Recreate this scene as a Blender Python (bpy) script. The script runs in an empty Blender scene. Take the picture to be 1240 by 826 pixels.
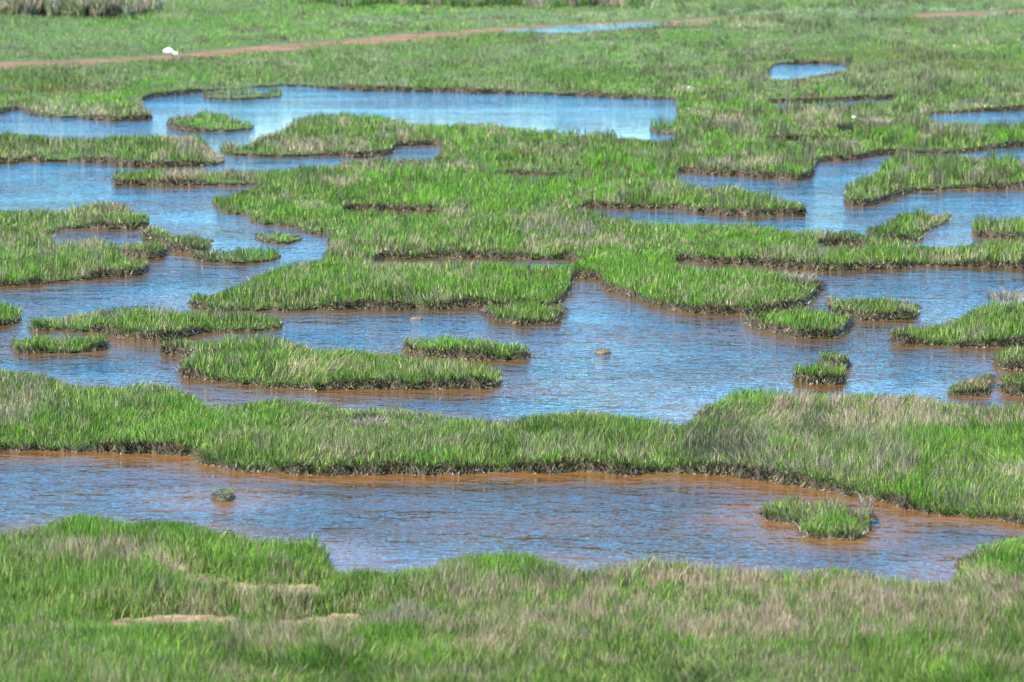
import bpy, math, random
import numpy as np
from mathutils import Vector, kdtree
from mathutils.geometry import tessellate_polygon

# ---------------------------------------------------------------- camera, sky, sun, exposure
S = bpy.context.scene
COL = S.collection
rng = np.random.default_rng(7)
random.seed(7)
H = 8.0            # camera height above the water
F = 4000.0         # focal length in pixels of the 1240 px wide photo
CX, CY, HZ = 620.0, 413.0, -100.0
PITCH = math.atan((CY-HZ)/F)
cd = bpy.data.cameras.new('camera'); cam = bpy.data.objects.new('camera', cd); COL.objects.link(cam)
cam.location = (0, 0, H); cam.rotation_euler = (math.pi/2-PITCH, 0, 0)
cd.sensor_width = 36; cd.lens = F/1240*36
cd.clip_start = 0.5; cd.clip_end = 20000
cd.dof.use_dof = True; cd.dof.focus_distance = 57; cd.dof.aperture_fstop = 1.9
S.camera = cam

SUN_EL, SUN_AZ = math.radians(54), math.radians(-138)   # azimuth clockwise from +y
w = bpy.data.worlds.new('World'); S.world = w; w.use_nodes = True
nt = w.node_tree; bg = nt.nodes['Background']
sky = nt.nodes.new('ShaderNodeTexSky'); sky.sky_type = 'NISHITA'; sky.sun_disc = False
sky.sun_elevation = SUN_EL; sky.sun_rotation = SUN_AZ
sky.altitude = 4000; sky.air_density = 1.0; sky.dust_density = 0.1; sky.ozone_density = 1.6
hs = nt.nodes.new('ShaderNodeHueSaturation'); hs.inputs['Saturation'].default_value = 1.6; hs.inputs['Hue'].default_value = .488
nt.links.new(sky.outputs[0], hs.inputs['Color']); nt.links.new(hs.outputs[0], bg.inputs[0]); bg.inputs[1].default_value = 0.15
sd = bpy.data.lights.new('sun', 'SUN'); sd.energy = 5.0; sd.angle = math.radians(0.5); sd.color = (1, .94, .84)
so = bpy.data.objects.new('sun', sd); COL.objects.link(so)
dirv = Vector((math.sin(SUN_AZ)*math.cos(SUN_EL), math.cos(SUN_AZ)*math.cos(SUN_EL), math.sin(SUN_EL)))
so.rotation_euler = dirv.to_track_quat('Z', 'Y').to_euler()
S.view_settings.view_transform = 'Standard'; S.view_settings.look = 'None'
S.view_settings.exposure = 1.34; S.view_settings.gamma = 1.0

# ---------------------------------------------------------------- projection helpers
cp, sp = math.cos(PITCH), math.sin(PITCH)
def unproj(px, py, z=0.0):
    """point of the photo -> x, y on the level z"""
    a = (np.asarray(px, float)-CX)/F; b = (CY-np.asarray(py, float))/F
    dy = cp + b*sp; dz = -sp + b*cp
    t = (z-H)/dz
    return a*t, dy*t
def proj(x, y, z=0.0):
    d = y*cp - (z-H)*sp; u = y*sp + (z-H)*cp
    return CX + F*x/d, CY - F*u/d
def ppm(y): return F/np.hypot(y, H)          # photo pixels per metre

def hash2(ix, iy, s):
    h = (ix.astype(np.int64)*374761393 + iy.astype(np.int64)*668265263 + s*1442695041) & 0xffffffff
    h = ((h ^ (h >> 13))*1274126177) & 0xffffffff
    return ((h ^ (h >> 16)) & 0xffffff)/float(0xffffff)
def noise(x, y, sc, s=0):
    x = np.asarray(x)/sc + 1000.5; y = np.asarray(y)/sc + 1000.5
    ix = np.floor(x); iy = np.floor(y); fx = x-ix; fy = y-iy
    fx = fx*fx*(3-2*fx); fy = fy*fy*(3-2*fy)
    a = hash2(ix, iy, s); b = hash2(ix+1, iy, s); c = hash2(ix, iy+1, s); d = hash2(ix+1, iy+1, s)
    return (a*(1-fx)+b*fx)*(1-fy) + (c*(1-fx)+d*fx)*fy
def fbm(x, y, sc, s=0): return .55*noise(x, y, sc, s) + .3*noise(x, y, sc*.47, s+1) + .15*noise(x, y, sc*.21, s+2)
def sstep(a, b, t):
    t = np.clip((t-a)/(b-a), 0, 1); return t*t*(3-2*t)

# ---------------------------------------------------------------- materials
def mat(name):
    m = bpy.data.materials.new(name); m.use_nodes = True
    n = m.node_tree; return m, n, n.nodes['Principled BSDF']
def nnode(n, t, **k):
    o = n.nodes.new(t)
    for a, b in k.items(): setattr(o, a, b)
    return o
def texnoise(n, scale, detail=3, vec=None, rough=.55):
    t = nnode(n, 'ShaderNodeTexNoise'); t.inputs['Scale'].default_value = scale
    t.inputs['Detail'].default_value = detail; t.inputs['Roughness'].default_value = rough
    if vec: n.links.new(vec, t.inputs['Vector'])
    return t
def ramp(n, fac, stops):
    r = nnode(n, 'ShaderNodeValToRGB'); e = r.color_ramp.elements
    while len(e) < len(stops): e.new(.5)
    for q, (p, c) in zip(e, stops): q.position = p; q.color = (*c, 1)
    n.links.new(fac, r.inputs[0]); return r

def blade_material():
    m, n, b = mat('grass_blades')
    at = nnode(n, 'ShaderNodeAttribute', attribute_name='tint')
    b.inputs['Roughness'].default_value = .7
    b.inputs['Specular IOR Level'].default_value = .08
    n.links.new(at.outputs['Color'], b.inputs['Base Color'])
    tr = nnode(n, 'ShaderNodeBsdfTranslucent'); n.links.new(at.outputs['Color'], tr.inputs['Color'])
    mx = nnode(n, 'ShaderNodeMixShader'); mx.inputs[0].default_value = .33
    n.links.new(b.outputs[0], mx.inputs[1]); n.links.new(tr.outputs[0], mx.inputs[2])
    n.links.new(mx.outputs[0], n.nodes['Material Output'].inputs[0])
    return m
M_BLADE = blade_material()

def bank_material():
    m, n, b = mat('dark_marsh_mud')
    g = nnode(n, 'ShaderNodeNewGeometry')
    t = texnoise(n, 14, 6, g.outputs['Position'], .7)
    r = ramp(n, t.outputs['Fac'], [(.3, (.018, .013, .009)), (.48, (.05, .034, .02)), (.62, (.12, .085, .048)), (.75, (.34, .28, .19))])
    n.links.new(r.outputs[0], b.inputs['Base Color'])
    b.inputs['Roughness'].default_value = .75
    bp = nnode(n, 'ShaderNodeBump'); bp.inputs['Strength'].default_value = 1; bp.inputs['Distance'].default_value = .04
    n.links.new(t.outputs['Fac'], bp.inputs['Height']); n.links.new(bp.outputs[0], b.inputs['Normal'])
    return m
M_BANK = bank_material()

def mud_material(name, c1, c2, rough=.6, scale=3):
    m, n, b = mat(name)
    g = nnode(n, 'ShaderNodeNewGeometry')
    t = texnoise(n, scale, 6, g.outputs['Position'], .6)
    r = ramp(n, t.outputs['Fac'], [(.35, c1), (.65, c2)])
    n.links.new(r.outputs[0], b.inputs['Base Color']); b.inputs['Roughness'].default_value = rough
    bp = nnode(n, 'ShaderNodeBump'); bp.inputs['Strength'].default_value = .6; bp.inputs['Distance'].default_value = .02
    n.links.new(t.outputs['Fac'], bp.inputs['Height']); n.links.new(bp.outputs[0], b.inputs['Normal'])
    return m
M_GROUND = mud_material('turf_soil', (.045, .075, .015), (.08, .12, .03), .9, 1.5)
M_BED = mud_material('bed_mud', (.12, .06, .03), (.2, .1, .05))
M_PATCH = mud_material('bare_mud', (.11, .065, .035), (.33, .225, .15), .6, 4.5)
M_TRACK = mud_material('red_earth', (.13, .058, .028), (.23, .115, .062), .9, .3)

def water_material():
    m, n, b = mat('marsh_water')
    g = nnode(n, 'ShaderNodeNewGeometry')
    mp = nnode(n, 'ShaderNodeMapping'); mp.inputs['Scale'].default_value = (.72, 1.0, 1); mp.inputs['Rotation'].default_value = (0, 0, math.radians(18))
    n.links.new(g.outputs['Position'], mp.inputs['Vector'])
    t1 = texnoise(n, 2.6, 2, mp.outputs[0], .5); t2 = texnoise(n, 7.5, 2, mp.outputs[0], .55)
    mw = nnode(n, 'ShaderNodeMapping'); mw.inputs['Scale'].default_value = (.5, 1.0, 1); n.links.new(g.outputs['Position'], mw.inputs['Vector'])
    wind = texnoise(n, .22, 3, mw.outputs[0])
    wr = nnode(n, 'ShaderNodeMapRange'); wr.inputs[1].default_value = .35; wr.inputs[2].default_value = .65
    wr.inputs[3].default_value = .55; wr.inputs[4].default_value = 1.35
    n.links.new(wind.outputs['Fac'], wr.inputs[0])
    b1 = nnode(n, 'ShaderNodeBump'); b1.inputs['Distance'].default_value = WAVE1
    b2 = nnode(n, 'ShaderNodeBump'); b2.inputs['Distance'].default_value = WAVE2
    n.links.new(wr.outputs[0], b1.inputs['Strength']); n.links.new(wr.outputs[0], b2.inputs['Strength'])
    n.links.new(t1.outputs['Fac'], b1.inputs['Height']); n.links.new(t2.outputs['Fac'], b2.inputs['Height'])
    t3 = texnoise(n, .75, 2, mp.outputs[0], .5)
    b3 = nnode(n, 'ShaderNodeBump'); b3.inputs['Distance'].default_value = .13
    n.links.new(wr.outputs[0], b3.inputs['Strength']); n.links.new(t3.outputs['Fac'], b3.inputs['Height'])
    n.links.new(b3.outputs[0], b1.inputs['Normal'])
    n.links.new(b1.outputs[0], b2.inputs['Normal']); n.links.new(b2.outputs[0], b.inputs['Normal'])
    bt = texnoise(n, .25, 4, g.outputs['Position'], .6)
    r = ramp(n, bt.outputs['Fac'], [(.35, (.042, .028, .009)), (.5, (.066, .039, .014)), (.65, (.10, .052, .025))])
    # silt lies close under the surface along the banks
    mm = nnode(n, 'ShaderNodeAttribute', attribute_name='shoal')
    mc = nnode(n, 'ShaderNodeMix', data_type='RGBA'); n.links.new(mm.outputs['Fac'], mc.inputs[0])
    n.links.new(r.outputs[0], mc.inputs[6]); mc.inputs[7].default_value = (.145, .066, .018, 1)
    n.links.new(mc.outputs[2], b.inputs['Base Color'])
    b.inputs['Roughness'].default_value = .04; b.inputs['IOR'].default_value = 1.45
    return m
WAVE1, WAVE2 = .056, .028
M_WATER = water_material()

# ---------------------------------------------------------------- mesh helpers
def link(name, me, parent=None, kind=None, label=None, cat=None, group=None):
    o = bpy.data.objects.new(name, me); COL.objects.link(o)
    if parent: o.parent = parent
    if kind: o['kind'] = kind
    if label: o['label'] = label
    if cat: o['category'] = cat
    if group: o['group'] = group
    return o
def empty(name, loc, label, cat, group=None):
    o = link(name, None, None, None, label, cat, group); o.location = loc; return o
def pymesh(name, verts, faces, m, smooth=False):
    me = bpy.data.meshes.new(name); me.from_pydata([tuple(map(float, v)) for v in verts], [], faces)
    me.materials.append(m); me.update()
    if smooth: me.polygons.foreach_set('use_smooth', [True]*len(me.polygons))
    return me

def blade_mesh(name, P, D, up, wid, colr, m=None):
    """P roots (n,3); D lean vectors (n,3) at tip; up heights; wid widths; colr (n,3)"""
    n = len(P)
    yaw = rng.uniform(0, math.pi, n)
    W = np.stack([np.cos(yaw)*wid, np.sin(yaw)*wid, np.zeros(n)], 1)
    U = np.zeros((n, 3)); U[:, 2] = up
    V = np.empty((n, 5, 3), np.float32)
    V[:, 0] = P - W*.5; V[:, 1] = P + W*.5
    mid = P + U*.58 + D*.32
    V[:, 2] = mid + W*.38; V[:, 3] = mid - W*.38
    V[:, 4] = P + U + D
    me = bpy.data.meshes.new(name)
    me.vertices.add(n*5); me.vertices.foreach_set('co', V.ravel())
    base = (np.arange(n)*5)[:, None]
    idx = np.concatenate([base+np.array([[0, 1, 2, 3]]), base+np.array([[3, 2, 4]])], 1).astype(np.int32)
    me.loops.add(n*7); me.loops.foreach_set('vertex_index', idx.ravel())
    st = np.stack([np.arange(n)*7, np.arange(n)*7+4], 1).astype(np.int32)
    me.polygons.add(n*2); me.polygons.foreach_set('loop_start', st.ravel())
    me.update(calc_edges=True)
    at = me.attributes.new('tint', 'FLOAT_COLOR', 'FACE')
    c = np.ones((n, 2, 4), np.float32); c[:, 0, :3] = colr; c[:, 1, :3] = colr
    at.data.foreach_set('color', c.ravel())
    me.materials.append(m or M_BLADE)
    return me

# ---------------------------------------------------------------- traced shapes (photo coordinates of the visible outline)
MAIN = [(-420,-84),(1660,-84),(1660,168),(1400,172),(1240,176),(1203,180),(1176,183),(1120,185),(1071,186),(1037,193),(996,194),(986,203),(983,217),(928,215),(857,210),(822,207),(818,214),(822,222),
 (888,225),(932,234),(949,242),(969,249),(977,254),(973,259),(922,261),(847,259),(842,256),(820,252),(760,252),(712,250),(698,253),(708,257),(730,260),(790,268),(820,271),(870,270),(922,272),(949,279),(1023,278),(1050,282),(1118,294),(1159,294),(1193,291),(1240,291),(1400,290),(1660,290),
 (1660,330),(1400,327),(1240,325),(1193,323),(1125,321),(1057,327),(983,327),(930,322),(860,319),(818,316),(814,320),(870,326),(932,326),(966,330),(983,336),(993,347),(990,360),(970,372),(911,381),(871,381),(820,376),(783,367),(769,360),(735,352),(729,345),(729,338),(695,336),(691,342),(690,355),(676,368),(640,372),(600,372),(586,371),(512,374),(420,374),(339,376),(258,376),(231,371),(231,366),(244,355),(264,345),(290,338),(305,325),(339,315),(380,313),(393,311),(400,300),(397,294),(402,285),(364,281),(360,274),(307,271),(302,260),(275,258),(259,249),(258,241),(264,234),(295,227),(327,221),(291,224),(197,224),(138,224),(134,218),(139,210),(156,206),(240,206),(271,203),(330,203),(405,200),(412,193),(440,192),(476,193),(510,193),(529,190),(537,180),(530,174),(500,175),(478,178),(474,187),(440,190),(410,188),(345,189),(300,188),(270,186),(264,177),(275,174),(298,173),(305,166),(339,156),(356,142),(420,139),(465,141),(490,150),(540,152),(560,149),(620,152),(700,160),(783,166),(800,170),(817,170),(822,163),(790,159),(786,154),(800,150),(820,149),(824,140),(818,133),(822,124),(815,120),(770,118),(640,113),(520,110),(420,108),(345,103),(330,104),(230,112),(173,119),(170,128),(186,140),(180,144),(130,146),(95,142),(60,141),(30,137),(27,131),(0,137),(-420,142)]
MAIN_HOLES = [
 [(448,311),(480,312),(520,311),(552,310),(600,311),(650,312),(700,310),(703,316),(660,322),(615,322),(600,318),(560,319),(505,318),(470,319),(448,316)],
 [(1120,138),(1180,135),(1240,132),(1400,128),(1400,148),(1240,151),(1200,150),(1160,148),(1140,152),(1128,146)],
 [(931,88),(935,80),(945,77),(1000,77),(1025,78),(1031,83),(1010,85),(980,91),(950,95),(932,95)],
 [(926,126),(930,122),(960,124),(1000,121),(1060,115),(1090,112),(1100,115),(1040,124),(1010,129),(985,130),(960,128),(955,137),(944,137),(935,130)],
 [(925,168),(930,164),(955,167),(1000,168),(1012,165),(1010,170),(980,173),(944,175),(938,180),(928,176)],
 [(405,252),(440,250),(500,254),(545,258),(500,260),(440,257)],
 [(590,208),(625,206),(680,211),(730,214),(690,217),(640,216),(600,213)],
 [(1050,296),(990,293),(985,297),(1010,301),(1052,301)],
]
BMID = [(-420,430),(-150,432),(0,437),(34,444),(81,449),(115,459),(146,466),(190,459),(217,467),(244,479),(264,486),(281,482),(315,474),(373,474),(400,481),(420,493),(451,491),(525,491),(556,501),(613,503),(647,496),(715,496),(766,499),(810,511),(836,510),(842,500),(848,490),(874,478),(895,472),(966,474),(990,480),(1023,477),(1125,476),(1149,481),(1200,489),(1240,487),(1400,485),(1660,485),
 (1660,655),(1400,645),(1240,634),(1193,628),(1108,619),(1057,603),(1010,596),(973,589),(888,577),(820,572),(766,575),(715,572),(579,572),(478,575),(420,576),(366,576),(281,569),(244,562),(237,552),(203,550),(136,549),(68,545),(0,545),(-150,544),(-420,544)]
FORE = [(-420,650),(-150,645),(0,640),(36,633),(77,620),(104,620),(143,623),(170,626),(208,625),(247,634),(269,641),(340,644),(374,642),(390,652),(401,671),(421,678),(475,682),(492,685),(519,678),(552,668),(600,666),(640,666),(666,674),(690,686),(715,686),(737,675),(775,670),(847,675),(900,677),(940,682),(1004,682),(1064,688),(1114,699),(1138,701),(1160,696),(1163,682),(1174,663),(1196,648),(1240,645),(1400,642),(1660,640),(1660,1250),(-420,1250)]

ISL = [  # outline, label
 ([(244,115),(250,110),(290,108),(335,107),(341,112),(338,118),(300,120),(255,120),(245,118)], 'thin flat bright green island at the back of the far pool, nearest the upper bank'),
 ([(202,149),(210,141),(237,136),(285,137),(298,146),(309,154),(298,158),(237,159),(210,157)], 'oval grassy island with grey-green top standing alone in the far left pool'),
 ([(-420,158),(-150,160),(0,160),(40,163),(60,167),(115,168),(136,163),(183,163),(237,163),(251,170),(271,190),(273,198),(237,200),(203,202),(152,200),(115,195),(30,194),(20,197),(-150,198),(-420,198)], 'long low grassy tongue reaching in from the left edge between the two far pools'),
 ([(-420,250),(-150,250),(0,254),(78,252),(95,244),(146,242),(160,250),(181,268),(180,276),(142,277),(90,276),(60,279),(62,286),(72,293),(108,288),(136,291),(146,300),(150,312),(176,321),(181,328),(170,333),(136,335),(44,344),(0,347),(-150,350),(-420,352)], 'large green island running off the left edge with a notch in its right side'),
 ([(172,290),(174,283),(184,276),(203,277),(212,283),(248,285),(257,296),(250,304),(215,305),(204,302),(198,294),(185,292)], 'small domed green island just right of the large left-edge island'),
 ([(147,303),(152,298),(175,296),(194,298),(201,304),(201,311),(185,313),(155,311)], 'little tan-green hummock touching the right side of the large left-edge island'),
 ([(231,313),(244,306),(264,299),(319,299),(339,308),(337,313),(305,319),(254,317)], 'low dark-edged islet with reddish rim between the left hummocks and the central marsh'),
 ([(310,290),(313,281),(330,277),(352,278),(362,284),(365,290),(350,295),(325,294)], 'tiny round brown islet off the left tip of the central marsh'),
 ([(-60,362),(0,362),(14,365),(24,378),(25,390),(0,395),(-60,397)], 'small green hummock cut by the left edge of the photo'),
 ([(14,420),(16,410),(44,404),(80,403),(112,405),(130,416),(129,424),(85,428),(20,428)], 'small oval island in front of the long left island, at its left end'),
 ([(37,400),(40,395),(51,386),(85,374),(136,371),(190,369),(220,375),(332,376),(342,388),(340,399),(300,400),(237,404),(210,412),(153,410),(119,402),(58,400)], 'long grey-green island with spiky grass behind the small oval left island'),
 ([(193,428),(193,423),(210,417),(244,408),(281,404),(340,402),(370,404),(380,414),(420,419),(478,424),(520,431),(575,437),(600,445),(607,457),(607,466),(593,470),(512,471),(410,472),(339,470),(281,464),(235,458),(219,454),(220,445),(235,435),(215,430)], 'biggest free-standing island in the middle left, long undercut root bank along its front'),
 ([(487,425),(490,419),(505,412),(546,407),(597,409),(625,418),(640,427),(643,434),(600,438),(546,434),(510,430)], 'slim pointed island just behind the right end of the biggest middle island'),
 ([(588,381),(592,371),(620,364),(660,363),(677,371),(680,381),(678,392),(630,394),(592,389)], 'rounded green clump with a dark root bank below the central marsh, left of the inlet'),
 ([(1022,243),(1024,230),(1037,217),(1066,208),(1066,198),(1078,192),(1108,189),(1142,187),(1179,187),(1200,191),(1240,194),(1400,196),(1400,228),(1240,228),(1159,228),(1108,230),(1084,239),(1057,248),(1024,248)], 'broad green island reaching in from the right edge with a tan bank, upper right pool'),
 ([(1052,292),(1052,280),(1060,275),(1074,266),(1090,256),(1108,252),(1145,254),(1151,265),(1140,272),(1120,280),(1117,292),(1090,293)], 'humped green island with a brown notch at its right end in the upper right pool'),
 ([(1177,279),(1186,267),(1210,264),(1240,262),(1330,260),(1330,290),(1240,290),(1200,288),(1180,285)], 'green mound at the right edge of the upper right pool, below the broad island'),
 ([(1003,368),(1010,361),(1057,357),(1105,364),(1113,379),(1108,387),(1057,388),(1030,386),(1008,382)], 'narrow dark green island between the middle right pool and the round green hummock'),
 ([(905,389),(915,379),(956,371),(990,371),(1020,379),(1029,393),(1023,408),(973,410),(950,406),(922,400),(906,393)], 'round bright green hummock in front of the central marsh, middle right'),
 ([(1078,411),(1088,403),(1118,387),(1159,376),(1186,367),(1220,363),(1330,361),(1330,416),(1235,418),(1218,421),(1159,420),(1108,417),(1080,416)], 'large grassy island at the right edge with pale dry stems on top'),
 ([(1201,440),(1213,430),(1240,416),(1330,414),(1330,450),(1240,449),(1213,446)], 'green hummock at the right edge, in front of the large island with dry stems'),
 ([(1147,474),(1156,460),(1179,450),(1196,455),(1199,469),(1198,479),(1173,480),(1150,479)], 'small reddish-green dome near the right edge, left one of two close together'),
 ([(1214,474),(1215,461),(1224,454),(1240,455),(1300,457),(1300,480),(1240,480),(1217,478)], 'small dark-rooted hummock on the right edge, beside the reddish-green dome'),
 ([(990,440),(996,432),(1010,425),(1023,433),(1030,443),(1023,448),(993,445)], 'small pointed tuft island directly behind the flat bright one in the middle right water'),
 ([(956,459),(966,452),(996,445),(1018,448),(1024,459),(1020,466),(983,466)], 'small flat bright green tuft island in front of the pointed one, middle right water'),
 ([(923,623),(925,614),(949,603),(990,599),(1023,602),(1040,613),(1052,628),(1053,648),(1030,654),(976,651),(968,644),(970,635),(962,632),(928,630)], 'bright green two-lobed island alone in the nearest channel, lower right'),
 ([(256,605),(257,599),(270,594),(282,598),(284,604),(270,608)], 'tiny tuft of short yellow-green grass poking out of the nearest channel, lower left'),
]

# bare patches: visible outline of the opening in the grass; material
BARE_FORE = [
 ([(318,763),(345,757),(385,753),(400,749),(436,748),(440,751),(420,757),(385,762),(340,765)], 'mud_patch', M_PATCH),
 ([(122,757),(150,755),(200,750),(250,750),(300,755),(290,758),(220,757),(150,759)], 'mud_patch', M_PATCH),
 ([(218,704),(230,699),(255,704),(290,711),(340,715),(392,712),(385,719),(340,721),(280,716),(222,709)], 'mud_patch', M_PATCH),
]
BARE_MAIN = [
 ([(-420,79),(0,77),(100,74),(200,69),(300,58),(410,50),(480,43),(546,39),(600,35),(700,30),(830,24),(900,21),(960,20),(900,23.5),(830,28),(760,35),(690,40),(600,41),(546,46),(480,52),(410,57),(300,65),(230,71),(100,78),(0,84),(-420,88)], 'path', M_TRACK),
 ([(1098,19),(1130,17),(1240,13),(1400,10),(1400,13.5),(1240,16.5),(1140,20.5),(1100,22.5)], 'path', M_TRACK),
]
PUDDLE = [(596,39),(640,36),(700,32.5),(780,28),(817,28),(790,32),(740,36.5),(690,39.5),(640,40)]

# colour regions in photo coordinates: cx, cy, rx, ry, kind, strength
REG = [
 (270,602,24,10,'Z',.8),
 (1025,28,75,3.5,'K',.95),(1025,32,60,3,'T',.7),(520,82,50,2.5,'B',.8),(900,147,30,3,'B',.8),(640,193,70,4,'B',.45),(1062,102,8,4,'B',.8),
 (720,505,110,18,'T',.75),(560,510,60,16,'T',.35),(500,520,60,25,'G',.35),(445,525,28,10,'K',.8),
 (60,470,90,25,'G',.6),(30,510,60,25,'G',.35),(190,485,60,10,'T',.45),(340,490,60,14,'T',.4),(390,530,60,25,'T',.2),
 (1060,510,220,34,'T',.75),(900,500,50,15,'L',.6),(1000,545,140,22,'G',.35),(1075,580,35,28,'G',.85),(860,560,70,26,'K',.65),
 (970,575,120,20,'G',.5),(1180,600,80,30,'G',.25),(1180,560,100,20,'L',.3),(800,530,60,14,'L',.3),(600,555,330,12,'G',.2),
 (900,755,370,55,'T',.5),(620,790,120,40,'T',.35),(1130,750,130,50,'T',.42),(560,735,80,20,'T',.35),(140,695,110,14,'T',.55),(260,750,130,14,'T',.3),
 (440,770,90,18,'G',.6),(340,800,120,18,'T',.35),(850,690,330,14,'L',.7),(150,650,170,22,'L',.6),(120,800,170,30,'L',.35),(640,690,90,16,'L',.5),
 (1180,680,60,30,'L',.3),(1150,690,60,14,'T',.25),
 (590,240,220,30,'L',.75),(900,290,120,16,'L',.6),(800,340,130,28,'L',.6),(660,355,60,26,'L',.5),(420,350,180,18,'L',.35),(500,330,90,12,'T',.3),
 (670,290,60,10,'G',.7),(940,335,40,8,'T',.5),(960,320,50,8,'G',.4),(430,296,50,10,'G',.25),
 (900,165,80,14,'G',.3),(1040,150,90,14,'T',.45),(940,95,70,10,'T',.5),(880,190,120,16,'L',.4),(970,205,30,10,'G',.6),(890,135,60,10,'L',.4),
 (715,175,40,8,'G',.6),(480,210,120,8,'T',.3),(650,165,120,10,'L',.4),(1100,80,160,22,'Y',.45),(930,30,120,14,'T',.75),(1000,42,100,8,'K',.5),
 (1150,50,160,12,'T',.35),(820,90,60,10,'T',.5),(700,75,120,10,'G',.35),(400,80,200,14,'G',.3),(100,65,160,12,'G',.5),(550,28,150,7,'G',.5),
 (620,95,220,10,'L',.3),(200,40,240,16,'L',.6),(500,10,300,12,'L',.5),(70,115,60,5,'Y',.6),(100,130,90,12,'L',.5),
 (1100,20,260,8,'S',.6),(300,98,300,8,'G',.2),(160,385,160,16,'G',.45),(430,430,100,14,'T',.3),(1130,385,60,14,'G',.3),
 (1225,372,30,12,'S',.7),(260,308,60,12,'K',.6),(1175,465,30,16,'R',.5),(165,304,30,8,'T',.6),(60,300,120,20,'T',.2),(1010,375,20,12,'G',.3),
 (1130,100,100,14,'T',.3),(1200,70,80,12,'L',.4),(250,145,60,12,'G',.5),(1090,200,30,8,'G',.4),
]
TINT = {'Z': (.36, .34, .12), 'B': (.15, .095, .05), 'T': (.42, .34, .215), 'G': (.27, .25, .165), 'K': (.10, .10, .07), 'L': (.14, .31, .035), 'Y': (.30, .20, .07), 'S': (.42, .42, .32), 'R': (.26, .19, .10)}

for _i, _k in [(0, .6), (3, .55), (4, .35), (5, .25), (6, .3), (7, .4)]:
    _h = MAIN_HOLES[_i]; _m = sum(q[1] for q in _h)/len(_h); MAIN_HOLES[_i] = [(a, _m+(b-_m)*_k) for a, b in _h]
# ---------------------------------------------------------------- outlines -> world
HTOP = .26
def area2(p):
    x, y = p[:, 0], p[:, 1]; return np.sum(x*np.roll(y, -1) - np.roll(x, -1)*y)
def refine(poly, land=True, step=3.5, seed=0, rough=1.0, htop=HTOP):
    """photo outline -> dense, slightly ragged world outline (x, y). Back edges are read at grass-top level."""
    p = np.array(poly, float)
    if area2(p) < 0: p = p[::-1]           # y down: positive = clockwise on screen
    for _ in range(1):                     # Chaikin
        q = np.roll(p, -1, 0); p = np.stack([.8*p+.2*q, .2*p+.8*q], 1).reshape(-1, 2)
    out = []
    n = len(p)
    for i in range(n):
        a, b = p[i], p[(i+1) % n]; L = math.hypot((b[0]-a[0]), (b[1]-a[1])*1.6)
        inside = -230 < a[0] < 1480 or -230 < b[0] < 1480
        k = max(1, int(L/(step if inside else 60)))
        for j in range(k): out.append(a+(b-a)*j/k)
    p = np.array(out)
    t = np.roll(p, -1, 0)-np.roll(p, 1, 0); L = np.hypot(t[:, 0], t[:, 1])+1e-6
    up = t[:, 0]/L                         # outward normal points up the picture for land (clockwise, moving right on top)
    if not land: up = -up
    wgt = sstep(.1, .75, up)
    for _ in range(7): wgt = (np.roll(wgt, 1)+wgt*2+np.roll(wgt, -1))/4
    s = np.clip((p[:, 1]-HZ)/740, .08, 1.5)
    hh = np.full(len(p), htop, float)
    if land and len(p) < 4000:             # never let the back edge slide past the front one where the land is thin
        q = np.roll(p, -1, 0)
        for i in np.nonzero(wgt > .02)[0]:
            xx, yy = p[i]; k = (p[:, 0] > xx) != (q[:, 0] > xx)
            ys = p[k, 1]+(q[k, 1]-p[k, 1])*(xx-p[k, 0])/(q[k, 0]-p[k, 0]); ys = ys[ys > yy+.8]
            th = ys.min()-yy if len(ys) else 0
            px_h = (yy-HZ)/H
            hh[i] = min(htop, .55*th/px_h)
        for _ in range(5): hh = (np.roll(hh, 1)+hh*2+np.roll(hh, -1))/4
    jx = (fbm(p[:, 0], p[:, 1]*2.5, 22*1, seed)-.5)*9*rough*s**.5
    jy = (fbm(p[:, 0], p[:, 1]*2.5, 16, seed+9)-.5)*6.5*rough*s
    m = (p[:, 1] > -40)
    px, py = p[:, 0]+jx*m, p[:, 1]+jy*m
    x, y = unproj(px, py, wgt*hh)
    return np.stack([x, y], 1)
def resamp_normals(w):
    t = np.roll(w, -1, 0)-np.roll(w, 1, 0); L = np.hypot(t[:, 0], t[:, 1])+1e-9
    nrm = np.stack([t[:, 1], -t[:, 0]], 1)/L[:, None]
    if True:
        x, y = w[:, 0], w[:, 1]
        ccw = np.sum(x*np.roll(y, -1)-np.roll(x, -1)*y) > 0
        if not ccw: nrm = -nrm
    return nrm                             # outward of the loop

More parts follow.
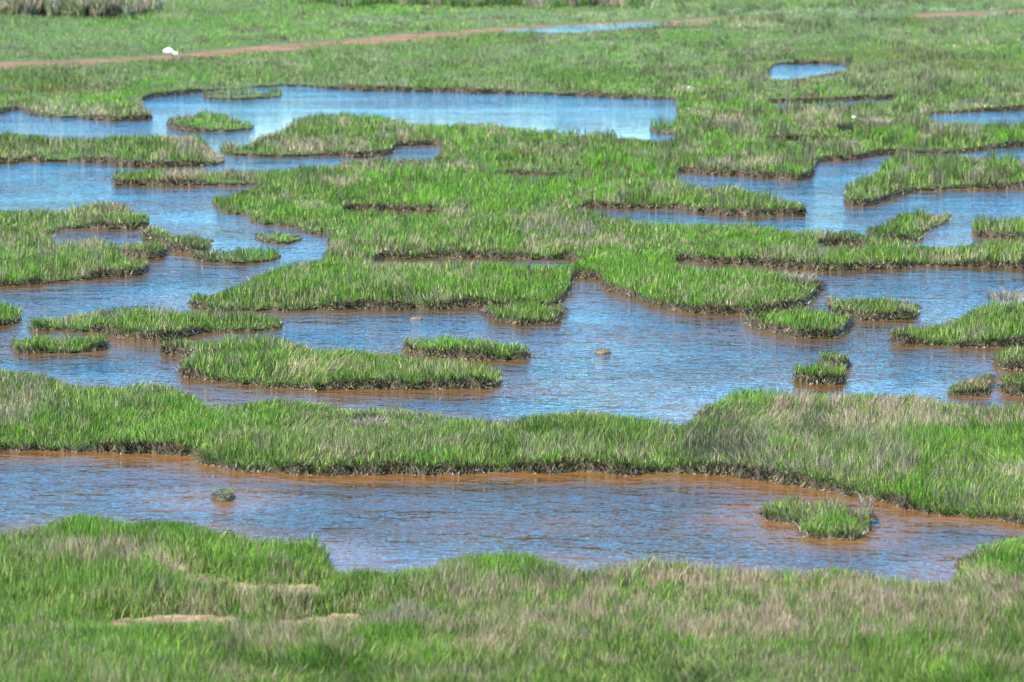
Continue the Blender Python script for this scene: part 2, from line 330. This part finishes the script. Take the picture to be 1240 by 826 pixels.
CAPZ = .16
CAPLOW = .045
def edge_z(x, y):
    """height of the bank rim: from a slumped shore to a clean undercut step"""
    k = np.clip(np.hypot(y, H)/60, .8, 3)
    n_ = noise(x/k, y/k*.5, 1.1, 201)*.65+noise(x/k, y/k*.5, .4, 202)*.35
    return .03+.145*sstep(.28, .62, n_)
def bank_mesh(name, loops, z=CAPZ, m_top=M_GROUND, rows=False):
    """loops[0] outer, others holes. Undercut, ragged mud bank plus turf cap."""
    verts, faces, mi, tops = [], [], [], []
    w0 = loops[0]; ar = abs(np.sum(w0[:, 0]*np.roll(w0[:, 1], -1)-np.roll(w0[:, 0], -1)*w0[:, 1]))/2
    pe = np.hypot(*(np.roll(w0, -1, 0)-w0).T).sum(); osc = min(1, 2*ar/pe*.55/.2)
    for li, w in enumerate(loops):
        n = len(w); nr = resamp_normals(w)*(1 if li == 0 else -1)
        e = fbm(w[:, 0], w[:, 1], .35, 3)-.5; e2 = fbm(w[:, 0], w[:, 1], .2, 8)-.5
        rings = [(.07, -.2, 0), (.03, -.01, .08), (-.01, .045, .1), (-.04, None, .08), (-.09, None, .05), (-.2, CAPLOW if z > .1 else z*.8, .02)]
        b0 = len(verts); ez = edge_z(w[:, 0], w[:, 1]) if z > .1 else np.full(n, z)
        for off, zz, nz in rings:
            o = (off*(osc if off < 0 else 1) + e*nz*.5 + e2*nz*.5)*(1 if li == 0 or off > 0 else 1)
            q = w + nr*o[:, None] if hasattr(o, '__len__') else w+nr*o
            zc = (ez*(.65 if off == -.04 else 1) if zz is None else np.full(n, zz)) + (e2*.03 if nz else 0)
            verts += list(zip(q[:, 0], q[:, 1], zc))
        for r in range(len(rings)-1):
            for i in range(n):
                j = (i+1) % n; a = b0+r*n
                faces.append((a+i, a+j, a+n+j, a+n+i)); mi.append(0)
        tops.append((b0+(len(rings)-1)*n, n))
    polys, flat = [], []
    for b, n in tops:
        polys.append([Vector((verts[b+i][0], verts[b+i][1], 0)) for i in range(n)]); flat += [b+i for i in range(n)]
    if rows:                               # turf surface laid in strips across the land
        ap = np.concatenate(loops); px, py = proj(ap[:, 0], ap[:, 1])
        X0, X1, Y0, Y1 = -420, 1660, math.floor(py.min()), math.ceil(py.max())
        Mk = raster(loops, X0, Y0, X1, Y1)
        for r in range(Mk.shape[0]):
            d = np.diff(np.concatenate([[0], Mk[r].astype(np.int8), [0]]))
            for a, b in zip(np.nonzero(d == 1)[0], np.nonzero(d == -1)[0]):
                wx, wy = unproj([X0+a, X0+b, X0+b, X0+a], [Y0+r+1, Y0+r+1, Y0+r, Y0+r])
                k0 = len(verts); verts += [(wx[q], wy[q], CAPLOW-.01) for q in range(4)]
                faces.append((k0, k0+1, k0+2, k0+3)); mi.append(1)
    else:
        for t in tessellate_polygon(polys):
            faces.append(tuple(flat[k] for k in t)); mi.append(1)
    me = bpy.data.meshes.new(name); me.from_pydata([(float(a), float(b), float(c)) for a, b, c in verts], [], faces)
    me.materials.append(M_BANK); me.materials.append(m_top); me.update()
    me.polygons.foreach_set('material_index', mi)
    return me

def raster(loops, x0, y0, x1, y1):
    """even-odd mask in photo space (ground level), 1 px cells"""
    Wd, Ht = int(x1-x0), int(y1-y0); M = np.zeros((Ht, Wd), bool)
    for w in loops:
        px, py = proj(w[:, 0], w[:, 1]); qx, qy = np.roll(px, -1), np.roll(py, -1)
        for r in range(Ht):
            yy = y0+r+.5
            k = (py > yy) != (qy > yy)
            if not k.any(): continue
            xs = px[k]+(yy-py[k])*(qx[k]-px[k])/(qy[k]-py[k])
            for xx in xs:
                c = int(min(max(round(xx-x0), 0), Wd)); M[r, c:] ^= True
    return M

def shade_regions(bx, by, X, Y, n):
    """base colours and height factor of blades rooted at photo point bx, by / world X, Y"""
    g1 = np.array((.135, .25, .036)); g2 = np.array((.045, .092, .017)); g3 = np.array((.34, .45, .12))
    r = rng.random(n)
    patch = fbm(X, Y, .9, 21)
    c = np.where((r < .3+.5*(patch-.5))[:, None], g2, g1)
    c = np.where((r > .82)[:, None], g3, c)
    sz = noise(X, Y*.7, 2.3, 33)
    c = c*(.85+.3*sz)[:, None]
    hf = np.ones(n)
    # scattered dry blades and natural dry drifts
    drift = sstep(.52, .72, fbm(X, Y, 1.8, 41))
    pd = .06+.3*drift
    dry = rng.random(n) < pd
    dc = np.where((rng.random(n) < .5)[:, None], TINT['T'], TINT['G'])*(.6+.75*rng.random(n))[:, None]
    c = np.where(dry[:, None], dc, c)
    # drifts of dead, grey and darker sward, at the scale they show in the marsh
    v1 = fbm(bx, by*3.2, 48, 61); v2 = fbm(bx, by*3.0, 30, 67); v3 = fbm(bx, by*3.4, 70, 69); v4 = fbm(bx, by*2.5, 15, 63)
    fr = sstep(420, 300, by)
    for vv, lo, hi, pk, col in ((v1, .58, .75, .45+.2*fr, TINT['T']), (v2, .62, .78, .45+.2*fr, TINT['G']), (v3, .56, .72, .55, TINT['L']), (v4, .62, .8, .5, (.06, .095, .025))):
        hit = rng.random(n) < pk*(1+.5*sstep(280, 200, by))*sstep(lo-.04*sstep(280, 200, by), hi, vv)
        c = np.where(hit[:, None], np.array(col)*(.6+.7*rng.random(n))[:, None], c)
    wob = fbm(bx, by*2.2, 26, 5)-.5
    clump = sstep(.4, .62, fbm(bx, by*2.0, 17, 95))
    for cx, cy, rx, ry, k, s in REG:
        d = ((bx-cx)/rx)**2+((by-cy)/ry)**2 + wob*1.6
        p = s*(1-sstep(.35, 1.15, d))
        if k in 'TGS': p = np.minimum(p*(.35+1.5*clump), .95)
        if not (p > 0).any(): continue
        hit = rng.random(n) < p
        t = np.array(TINT[k])*(.6+.75*rng.random(n))[:, None]
        if k == 'T': t[rng.random(n) < .3] *= np.array((.75, .72, .8))
        c = np.where(hit[:, None], t, c)
    c = c*(.42+1.2*rng.random(n)**1.2)[:, None]
    bd = fbm(bx*.35, by*3.5, 60, 401); fb = sstep(160, 90, by)
    c = c*(1+fb*(bd-.5)*1.5)[:, None]
    pal_ = np.array((.27, .27, .17))*rng.uniform(.6, 1.3, n)[:, None]
    c = np.where((rng.random(n) < fb*.55*sstep(.52, .68, fbm(bx*.4, by*4, 45, 411)))[:, None], pal_, c)
    far = sstep(150, 60, by)[:, None]; c = c*(1-.45*far)+np.array((.18, .30, .075))*.45*far*rng.uniform(.7, 1.3, n)[:, None]
    return np.clip(c, .01, .8), hf

def grass(name, loops, bare=(), dens=.85, hgt=.165, parent=None, hmul=None, fr=1.0, x0=-170, x1=1410, ymin=-22, ymax=905, short=1.0):
    allp = np.concatenate(loops); px, py = proj(allp[:, 0], allp[:, 1])
    X0, X1 = max(x0, math.floor(px.min())-1), min(x1, math.ceil(px.max())+1)
    Y0, Y1 = max(ymin, math.floor(py.min())-1), min(ymax, math.ceil(py.max())+1)
    M = raster(loops, X0, Y0, X1, Y1)
    B = np.zeros_like(M)
    for b in bare: B |= raster([b], X0, Y0, X1, Y1)
    N = int((X1-X0)*(Y1-Y0)*dens*1.15)
    bx = rng.uniform(X0, X1, N); by = rng.uniform(Y0, Y1, N)
    ri, ci = (by-Y0).astype(int).clip(0, M.shape[0]-1), (bx-X0).astype(int).clip(0, M.shape[1]-1)
    k = M[ri, ci]
    inb = B[ri, ci]; k &= ~inb | (rng.random(N) < .13+.6*sstep(.48, .7, fbm(bx, by*2.5, 12, 55)))
    bx, by = bx[k], by[k]
    X, Y = unproj(bx, by)
    # tufting: pull towards jittered tuft centres
    cell = .11
    ix, iy = np.floor(X/cell), np.floor(Y/cell)
    tx = (ix+.2+.6*hash2(ix, iy, 71))*cell; ty = (iy+.2+.6*hash2(ix, iy, 72))*cell
    near = (Y < 110)
    pull = np.where(near, .45, 0)*rng.random(len(X))
    offx, offy = X-tx, Y-ty
    X = X-offx*pull; Y = Y-offy*pull
    tufth = .72+.56*hash2(ix, iy, 73)
    n = len(X)
    # distance to the edge
    kd = kdtree.KDTree(len(allp))
    for i, v in enumerate(allp): kd.insert((v[0], v[1], 0), i)
    kd.balance()
    gs = 4
    gx = np.arange(X0, X1+gs, gs); gy = np.arange(Y0, Y1+gs, gs)
    G = np.empty((len(gy), len(gx)))
    for a, yy in enumerate(gy):
        wx, wy = unproj(gx, np.full(len(gx), max(yy, -60)))
        for b in range(len(gx)): G[a, b] = kd.find((wx[b], wy[b], 0))[2]
    fx = (bx-X0)/gs; fy = (by-Y0)/gs; jx = fx.astype(int).clip(0, len(gx)-2); jy = fy.astype(int).clip(0, len(gy)-2)
    fx = fx-jx; fy = fy-jy
    dist = (G[jy, jx]*(1-fx)+G[jy, jx+1]*fx)*(1-fy)+(G[jy+1, jx]*(1-fx)+G[jy+1, jx+1]*fx)*fy
    inb = inb[k]
    db = np.full(n, 9.0)
    if len(bare):
        bp = np.concatenate(bare); kb = kdtree.KDTree(len(bp))
        for i, v in enumerate(bp): kb.insert((v[0], v[1], 0), i)
        kb.balance(); bpx, bpy = proj(bp[:, 0], bp[:, 1])
        for i in np.nonzero((bx > bpx.min()-40) & (bx < bpx.max()+40) & (by > bpy.min()-25) & (by < bpy.max()+25) & (Y < 60))[0]:
            db[i] = kb.find((X[i], Y[i], 0))[2]
        db[inb] = 0
    c, hf = shade_regions(bx, by, X, Y, n)
    hn = fbm(X, Y, .55, 11)
    mound = .11*sstep(0, .9, dist)*(.1+1.2*fbm(X, Y, 1.9, 14))
    up = hgt*(.55+.75*hn)*tufth*(.65+.6*rng.random(n))*short
    up *= .6+.4*sstep(0, .3, dist)
    if hmul is not None: up *= hmul(bx, by)
    wid = np.maximum(.006, .66/ppm(Y))*(.5+1.0*rng.random(n))
    up = np.maximum(up, 1.4/ppm(Y)*(Y > 120))
    lean = up*(.12+.6*rng.random(n)**1.5)
    ang = rng.uniform(0, 2*math.pi, n)
    dl = np.hypot(offx, offy)+1e-6
    D = np.stack([np.cos(ang)*lean+offx/dl*up*.18*near+up*.07, np.sin(ang)*lean+offy/dl*up*.18*near, np.zeros(n)], 1)
    sa = noise(X, Y, 1.6, 301)*9.4; sm = up*.42*sstep(.5, .8, noise(X, Y, 1.3, 305))   # wind-laid swirls
    D[:, 0] += np.cos(sa)*sm; D[:, 1] += np.sin(sa)*sm; up = up-.35*sm
    up = up*(.7+.65*noise(X, Y*.8, 1.5, 311))
    fl = rng.random(n) < .10                 # flattened stems
    up = np.where(fl, up*.45, up); D[fl] *= 2.6
    # tips at the rim of the back edge: thin dark seed stalks
    # turf terraces: raised mats whose torn front edge shows brown soil and roots
    tz = fbm(bx, by*4.5, 85, 51)
    gate = sstep(.40, .52, fbm(bx, by*2, 60, 53))*sstep(420, 330, by)+.5*sstep(640, 700, by)*sstep(.5, .62, fbm(bx, by*2, 50, 57))
    tz2 = fbm(bx, (by+3)*4.5, 85, 51)
    lvl = sstep(.51, .53, tz)*gate
    lift = lvl*np.clip(3/ppm(Y), .05, .15)
    lip = (tz > .52-(.05+.09*sstep(330, 200, by))) & (tz < .52) & (tz2 < tz) & (rng.random(n) < .75*gate)
    up = np.where(lip, up*.45, up); D[lip] *= .5
    lc = np.array([(.10, .065, .035), (.045, .033, .02), (.30, .22, .13), (.17, .12, .06)])[rng.integers(0, 4, n)]*rng.uniform(.7, 1.3, n)[:, None]
    c = np.where(lip[:, None], lc, c)
    # taller darker tussocks of rush and purslane in the far marsh
    tk = sstep(.55, .66, fbm(bx, by*2.8, 22, 501))*sstep(320, 230, by)*(.35+.65*sstep(500, 900, bx))
    up = up*(1+1.3*tk)
    th_ = rng.random(n) < .65*tk
    tc = np.array([(.05, .085, .025), (.08, .12, .03), (.22, .20, .14), (.12, .10, .07)])[rng.integers(0, 4, n)]*rng.uniform(.6, 1.4, n)[:, None]
    c = np.where(th_[:, None], tc, c)
    up = up+lift
    sk = (rng.random(n) < .03) & ~lip          # thin seed stalks
    up = np.where(sk, up*1.45, up); wid = np.where(sk, wid*.6, wid)
    c = np.where(sk[:, None], np.array((.20, .165, .12))*rng.uniform(.6, 1.4, n)[:, None], c)
    ez = edge_z(X, Y)-.02; k_ = sstep(.1, .7, dist)
    zb = ez*(1-k_)+(CAPZ-.02)*k_+mound; kb_ = sstep(0, .5, db); zb = zb*kb_+(CAPLOW+.005)*(1-kb_); zb[inb] = CAPLOW
    up = np.where(inb, up*.5, up)
    sink = np.clip(zb-CAPLOW, 0, .07)*k_; zb = zb-sink; up = up+sink
    P = np.stack([X, Y, zb], 1)
    parts = [(P, D, up, wid, c)]
    # ragged fringe of roots and dead stems on the bank face
    for li, w in enumerate(loops):
        nr = resamp_normals(w)*(1 if li == 0 else -1)
        q = np.roll(w, -1, 0); ax, ay = proj(w[:, 0], w[:, 1]); cx_, cy_ = proj(q[:, 0], q[:, 1])
        L = np.hypot(cx_-ax, (cy_-ay)*1.5)
        vis = (ax > x0) & (ax < x1) & (ay > -20) & (ay < ymax)
        front = np.clip(-nr[:, 1]*1.0+.25, 0, 1)
        cnt = (L*vis*(1.0+7.0*front)*np.clip((ay-HZ)/500, .75, 1.2)).astype(int)
        ii = np.repeat(np.arange(len(w)), cnt); t = rng.random(len(ii)); m = len(ii)
        if not m: continue
        pos = w[ii]*(1-t)[:, None]+q[ii]*t[:, None]; nn = nr[ii]
        tt = rng.random(m); ezf = edge_z(pos[:, 0], pos[:, 1]); zz = ezf*1.05*tt
        pos = pos+nn*(.03-.10*tt+rng.uniform(-.03, .03, m))[:, None]
        ln = rng.uniform(.05, .19, m)*fr
        fp = ppm(pos[:, 1])
        ln = np.maximum(ln, 1.0/fp)
        a2 = rng.normal(0, .5, m)
        dirx = nn[:, 0]*np.cos(a2)-nn[:, 1]*np.sin(a2); diry = nn[:, 0]*np.sin(a2)+nn[:, 1]*np.cos(a2)
        out = ln*rng.uniform(.3, 1.0, m)
        up2 = ln*rng.uniform(-.9, .9, m)
        up2 = np.maximum(up2, -zz+.002)
        D2 = np.stack([dirx*out, diry*out, np.zeros(m)], 1)
        r = rng.random(m)
        bn = fbm(pos[:, 0], pos[:, 1], .5, 77)
        pal = np.array([(.022, .018, .012), (.07, .05, .028), (.34, .28, .19), (.13, .20, .05), (.5, .45, .34)])
        cum = np.stack([.42-.5*(bn-.5), .68-.3*(bn-.5), .80+.3*(bn-.5), .96+0*bn, 1+0*bn], 1)
        gtop = (rng.random(m) < sstep(.3, 1.0, tt+1.3*(bn-.5)+1.2*(.12-ezf)/.12*.35))
        ki = (r[:, None] > cum).sum(1).clip(0, 4)
        ki = np.where((zz < .03) & (rng.random(m) < .35), 4, ki)
        ki = np.where(gtop, 3, ki); up2 = np.where(gtop, np.abs(up2)*1.3, up2)
        c2 = pal[ki]*(.65+.7*rng.random(m))[:, None]
        w2 = np.maximum(.010, 1.0/fp)*(.6+.8*rng.random(m))
        parts.append((np.stack([pos[:, 0], pos[:, 1], zz], 1), D2, up2, w2, c2))
    A = [np.concatenate([p[i] for p in parts]) for i in range(5)]
    return blade_mesh(name, *A), n

# ---------------------------------------------------------------- ground and water
def sheet(name, x0, y0, x1, y1, z, m, kind='structure'):
    me = pymesh(name, [(x0, y0, z), (x1, y0, z), (x1, y1, z), (x0, y1, z)], [(0, 1, 2, 3)], m)
    return link(name, me, None, kind)
sheet('ground', -4000, -200, 4000, 9000, -.45, M_BED)
SHORE = []

def flat_patch(name, w, z, m):
    vs = [(a, b, z) for a, b in w]
    fs = [tuple(t) for t in tessellate_polygon([[Vector((a, b, 0)) for a, b in w]])]
    return link(name, pymesh(name, vs, fs, m), None, 'structure')

def big(name, outer, holes, bare, seed, **k):
    loops = [refine(outer, seed=seed)] + [refine(h, land=False, seed=seed+i+1, rough=.7 if i < 3 else 1.3) for i, h in enumerate(holes)]
    SHORE.extend(loops); link(name, bank_mesh(name, loops, rows=True), None, 'structure')
    bl = []
    for i, (poly, nm, m) in enumerate(bare):
        wpoly = refine(poly, land=False, seed=seed+60+i, rough=.8, htop=k.get('bh', .15)); bl.append(wpoly)
        flat_patch(nm, wpoly, CAPLOW+.008, m)
    k.pop('bh', None)
    me, n = grass('grass', loops, bare=bl, **k)
    link('grass', me, None, 'stuff'); print(name, n, 'blades')
    return loops

def hm_mid(bx, by):
    f = 1+.5*np.exp(-(((bx-880)/130)**2+((by-560)/30)**2))+.35*np.exp(-(((bx-1090)/70)**2+((by-575)/35)**2))
    return f*(1+.25*np.exp(-(((bx-1060)/250)**2+((by-490)/14)**2)))
def hm_main(bx, by): return .95-.25*sstep(120, 40, by)
big('terrain', MAIN, MAIN_HOLES, BARE_MAIN, 100, dens=1.4, hgt=.145, hmul=hm_main)
big('terrain', BMID, [], [], 200, dens=1.2, hgt=.135, hmul=hm_mid)
big('terrain', FORE, [], BARE_FORE, 300, dens=1.1, hgt=.13)
flat_patch('water', refine(PUDDLE, land=False, seed=400, rough=2.2, htop=.1), CAPLOW+.014, M_WATER)

# ---------------------------------------------------------------- islands
for i, (poly, lab) in enumerate(ISL):
    P = np.array(poly, float)
    small = (P[:, 0].max()-P[:, 0].min()) < 60
    tiny = P[:, 0].max()-P[:, 0].min() < 32
    ht = .11 if tiny else (.25 if small else HTOP)
    w = refine(poly, seed=500+i*7, step=2.2 if small else 3.2, rough=.35 if small else .8, htop=ht)
    c = w.mean(0); SHORE.append(w)
    nm = 'grass_islet' if small else 'marsh_island'
    root = empty(nm, (c[0], c[1], 0), lab, 'islet' if small else 'island', 'grassy islands in the marsh water')
    wl = w
    me = bank_mesh('mud_bank', [wl], z=.05 if tiny else CAPZ-.006, rows=not tiny)
    me.transform(__import__('mathutils').Matrix.Translation((-c[0], -c[1], 0)))
    link('mud_bank', me, root)
    me, n = grass('grass', [wl], dens=1.5 if small else 1.2, hgt=.035 if tiny else (.08 if 'flat' in lab and small else (.12 if small else .14)), fr=.35 if tiny else (.7 if small else 1))
    me.transform(__import__('mathutils').Matrix.Translation((-c[0], -c[1], -.04 if tiny else 0)))
    o = link('grass', me, root); o['kind'] = 'stuff'

# ---------------------------------------------------------------- water, with silty shoals along the banks
def water():
    xs = np.concatenate([[-260, -60], np.arange(-26, 26.01, .3), [60, 260]])
    ys = np.concatenate([[5, 30], np.arange(36, 62, .22), np.arange(62, 120, .8), [130, 200, 420]])
    pts = np.concatenate([w for w in SHORE]); pts = pts[(abs(pts[:, 0]) < 34) & (pts[:, 1] < 130)]
    kd = kdtree.KDTree(len(pts))
    for i, v in enumerate(pts): kd.insert((v[0], v[1], 0), i)
    kd.balance()
    gx, gy = np.meshgrid(xs, ys); gx = gx.ravel(); gy = gy.ravel(); n = len(gx)
    inr = (abs(gx) <= 26) & (gy > 34) & (gy < 125)
    d = np.array([kd.find((gx[i], gy[i], 0))[2] if inr[i] else 9 for i in range(n)])
    reach = .9+1.3*noise(gx, gy, 3.1, 601)
    sh = (1-sstep(.1, 1.0, d/reach))*(1-.65*sstep(51, 60, gy))+.16*(1-sstep(47, 54, gy))
    nx = len(xs)
    fs = [(j*nx+i, j*nx+i+1, (j+1)*nx+i+1, (j+1)*nx+i) for j in range(len(ys)-1) for i in range(nx-1)]
    me = pymesh('water', np.stack([gx, gy, 0*gx], 1), fs, M_WATER)
    at = me.attributes.new('shoal', 'FLOAT', 'POINT'); at.data.foreach_set('value', np.clip(sh, 0, 1).astype(np.float32))
    link('water', me, None, 'structure')
water()

# ---------------------------------------------------------------- small things
def blob(name, sx, sy, sz, m, seed=0, sub=3, rough=.18):
    import bmesh
    bm = bmesh.new(); bmesh.ops.create_icosphere(bm, subdivisions=sub, radius=1)
    from mathutils import noise as mn
    for v in bm.verts:
        k = 1+rough*mn.noise(v.co*2.1+Vector((seed, 0, 0)))*2+rough*.5*mn.noise(v.co*6+Vector((0, seed, 0)))
        v.co = Vector((v.co.x*sx*k, v.co.y*sy*k, v.co.z*sz*k))
    me = bpy.data.meshes.new(name); bm.to_mesh(me); bm.free(); me.materials.append(m)
    me.polygons.foreach_set('use_smooth', [True]*len(me.polygons)); return me
M_CLOD = mud_material('dried_clod', (.07, .048, .026), (.2, .15, .08), .9, 18)

def stems(name, n, rad, h, cols, wid, lean=.3, up0=0.0, ry=None):
    a = rng.uniform(0, 2*math.pi, n); r = rad*np.sqrt(rng.random(n))
    P = np.stack([np.cos(a)*r, np.sin(a)*r*(ry or 1), np.full(n, up0)], 1)
    up = h*rng.uniform(.5, 1.1, n); a2 = a+rng.normal(0, .7, n); l = up*lean*rng.uniform(.2, 1.6, n)
    D = np.stack([np.cos(a2)*l, np.sin(a2)*l, np.zeros(n)], 1)
    c = np.array(cols)[rng.integers(0, len(cols), n)]*rng.uniform(.7, 1.25, n)[:, None]
    return blade_mesh(name, P, D, up, np.full(n, wid)*rng.uniform(.7, 1.3, n), c)

for px, py, rx, rz, lab, s, st in [(730, 427, .15, .05, 'small brown clod with a few upright stems in the open middle water', 1, 40),
                               (505, 386, .13, .035, 'flat reddish-brown clod in the water before the central marsh bank', 5, 0)]:
    x, y = unproj(px, py); r = empty('mud_clod', (x, y, 0), lab, 'mud clod')
    link('clod_body', blob('clod_body', rx, rx*1.3, rz, M_CLOD, s), r)
    if st: link('dead_stems', stems('dead_stems', 60, rx*.8, .09, [(.35, .27, .15), (.15, .11, .05), (.2, .22, .08)], .007, .5, .03), r)
dry = [(.42, .34, .22), (.30, .27, .22), (.12, .10, .07), (.5, .45, .36)]
for px, py, rad, h, n, lab in [
    (447, 533, .30, .17, 420, 'collapsed grey tussock of dead grass in the long middle bank, left of centre'),
    (1048, 631, .09, .24, 50, 'pale dry twiggy plant on the right rim of the two-lobed channel island'),
    (968, 352, .32, .22, 320, 'pale dead tussock on the right tip of the central marsh'),
    (1222, 376, .42, .30, 340, 'bleached dry grass clump crowning the large right-edge island'),
    (1068, 160, .8, .38, 700, 'grey-tan dead tussock on the far right marsh, beside red-brown soil'),
    (1022, 165, .22, .45, 200, 'dark upright bushy tuft left of the grey-tan far right tussock')]:
    x, y = unproj(px, py)
    c = dry if 'dark' not in lab else [(.07, .08, .04), (.1, .12, .06)]
    o = link('dead_tussock', stems('dead_tussock', n, rad, h, c, max(.007, .6/ppm(y)), 1.0, 0), None, None, lab, 'tussock')
    o.location = (x, y, CAPZ+.03)
for px, py, rx, n, lab in [(1042, 408, .32, 26, 'sparse green reeds in the water right of the round green hummock'),
                           (178, 426, .20, 26, 'few short pale reeds in the water off the left tip of the biggest middle island')]:
    x, y = unproj(px, py)
    o = link('water_reeds', stems('water_reeds', n, rx, .2, [(.09, .13, .04), (.15, .2, .07), (.25, .25, .14)], .009, .12, -.02, .5), None, None, lab, 'reeds')
    o.location = (x, y, 0)
# pale stone and white flower heads
m_w, n_, b_ = mat('pale_stone'); b_.inputs['Base Color'].default_value = (.75, .73, .68, 1); b_.inputs['Roughness'].default_value = .8
for px, py, z, r, nm, lab, cat in [(397, 470, .02, .035, 'stone', 'small white stone at the foot of the biggest middle island bank', 'stone'),
                              (1034, 142, .35, .07, 'flower_head', 'cream flower head above the far right marsh grass', 'flower'),
                              (834, 106, .3, .06, 'flower_head', 'tiny white flower head on the marsh right of the far pool', 'flower'),
                              (629, 386, .08, .04, 'shell', 'white shell caught in the root bank below the central marsh lobe', 'shell')]:
    x, y = unproj(px, py, z)
    o = link(nm, blob(nm, r, r, r*.8, m_w, px, 2, .2), None, None, lab, cat); o.location = (x, y, z)

# the white bird beside the track
def bird():
    x, y = unproj(207, 71, .12)
    r = empty('white_bird', (x, y, CAPZ+.01), 'white seabird resting beside the red earth track, far upper left', 'bird')
    m, n, b = mat('white_feathers'); b.inputs['Base Color'].default_value = (.82, .82, .82, 1); b.inputs['Roughness'].default_value = .7
    m2, n, b = mat('grey_feathers'); b.inputs['Base Color'].default_value = (.62, .64, .68, 1); b.inputs['Roughness'].default_value = .7
    m3, n, b = mat('beak_orange'); b.inputs['Base Color'].default_value = (.6, .35, .08, 1)
    rings = [(-.44, .30, .01, .01), (-.36, .33, .10, .09), (-.24, .36, .18, .17), (-.10, .37, .20, .20), (.03, .34, .17, .165), (.13, .28, .11, .11), (.20, .25, .075, .075), (.26, .235, .075, .08), (.33, .235, .085, .09), (.40, .225, .06, .06), (.435, .215, .01, .01)]
    K = 14; vs = []; fs = []
    for cx, cz, ry, rz in rings:
        for k in range(K):
            a = 2*math.pi*k/K; vs.append((cx, math.cos(a)*ry, cz+math.sin(a)*rz))
    for i in range(len(rings)-1):
        for k in range(K): fs.append((i*K+k, i*K+(k+1) % K, (i+1)*K+(k+1) % K, (i+1)*K+k))
    fs += [tuple(range(K))[::-1], tuple((len(rings)-1)*K+k for k in range(K))]
    link('body', pymesh('body', vs, fs, m, True), r)
    for s in (-1, 1):
        wg = blob('wing', .27, .035, .11, m2, s, 2, .03)
        o = link('wing', wg, r); o.location = (-.14, s*.185, .38); o.rotation_euler = (s*.15, .12, 0)
        lg = pymesh('leg', [(-.012, s*.07-.012, 0), (.012, s*.07-.012, 0), (.012, s*.07+.012, 0), (-.012, s*.07+.012, 0), (-.01, s*.07-.01, .2), (.01, s*.07-.01, .2), (.01, s*.07+.01, .2), (-.01, s*.07+.01, .2), (.07, s*.07-.03, 0), (.07, s*.07+.03, 0), (.0, s*.07, .015)],
            [(0, 1, 5, 4), (1, 2, 6, 5), (2, 3, 7, 6), (3, 0, 4, 7), (4, 5, 6, 7), (0, 8, 10), (8, 9, 10), (9, 3, 10)], m3)
        link('leg', lg, r)
    link('beak', pymesh('beak', [(.41, -.022, .235), (.41, .022, .235), (.41, 0, .20), (.53, 0, .205)], [(0, 1, 3), (1, 2, 3), (2, 0, 3), (0, 2, 1)], m3), r)
    r.rotation_euler = (0, 0, -.25)
bird()

# ---------------------------------------------------------------- reeds and scrub along the far edge
def band(name, xs, ybase, h, cols, n, ydep=6, lean=.25, wid=.09):
    bx = rng.uniform(xs[0], xs[1], n); by = ybase-rng.random(n)**1.5*ydep+(fbm(bx, bx*0, 45, 87)-.6)*14
    kp = rng.random(n) < sstep(0, 90, bx-xs[0])*sstep(0, 90, xs[1]-bx); bx, by = bx[kp], by[kp]; n = len(bx)
    k = fbm(bx, by*4, 14, 88)
    bx, by, k = bx[k > .32], by[k > .32], k[k > .32]
    n = len(bx); X, Y = unproj(bx, by)
    up = h*(.25+1.3*(k-.2))*rng.uniform(.5, 1.1, n)
    z0 = CAPZ+rng.random(n)*h*.35*k
    a = rng.uniform(0, 6.28, n); l = up*lean*rng.random(n)*3.5
    ci = (fbm(bx, by, 20, 91)*len(cols)*1.4-.2*len(cols)+rng.normal(0, .7, n)).astype(int).clip(0, len(cols)-1)
    c = np.array(cols)[ci]*rng.uniform(.6, 1.4, n)[:, None]
    me = blade_mesh(name, np.stack([X, Y, z0], 1), np.stack([np.cos(a)*l, np.sin(a)*l, 0*l], 1), up, wid*rng.uniform(.6, 1.5, n), c)
    return link(name, me, None, 'stuff')
br = [(.30, .25, .18), (.42, .35, .26), (.2, .19, .12), (.18, .24, .09), (.44, .41, .34)]
gr = [(.07, .12, .04), (.1, .18, .05), (.15, .26, .07), (.24, .22, .14)]
band('reeds', (-170, 215), 23, 2.3, br, 30000, 16)
band('scrub', (340, 560), 12, 1.6, gr, 9000, 14)
band('scrub', (470, 800), 12, 1.5, gr[1:]+br[:2], 16000, 12)
band('scrub', (740, 1000), 2, 1.0, gr, 6000, 8)

cy = S.cycles
S.render.engine = 'CYCLES'
cy.max_bounces = 6; cy.diffuse_bounces = 2; cy.glossy_bounces = 3; cy.transmission_bounces = 3
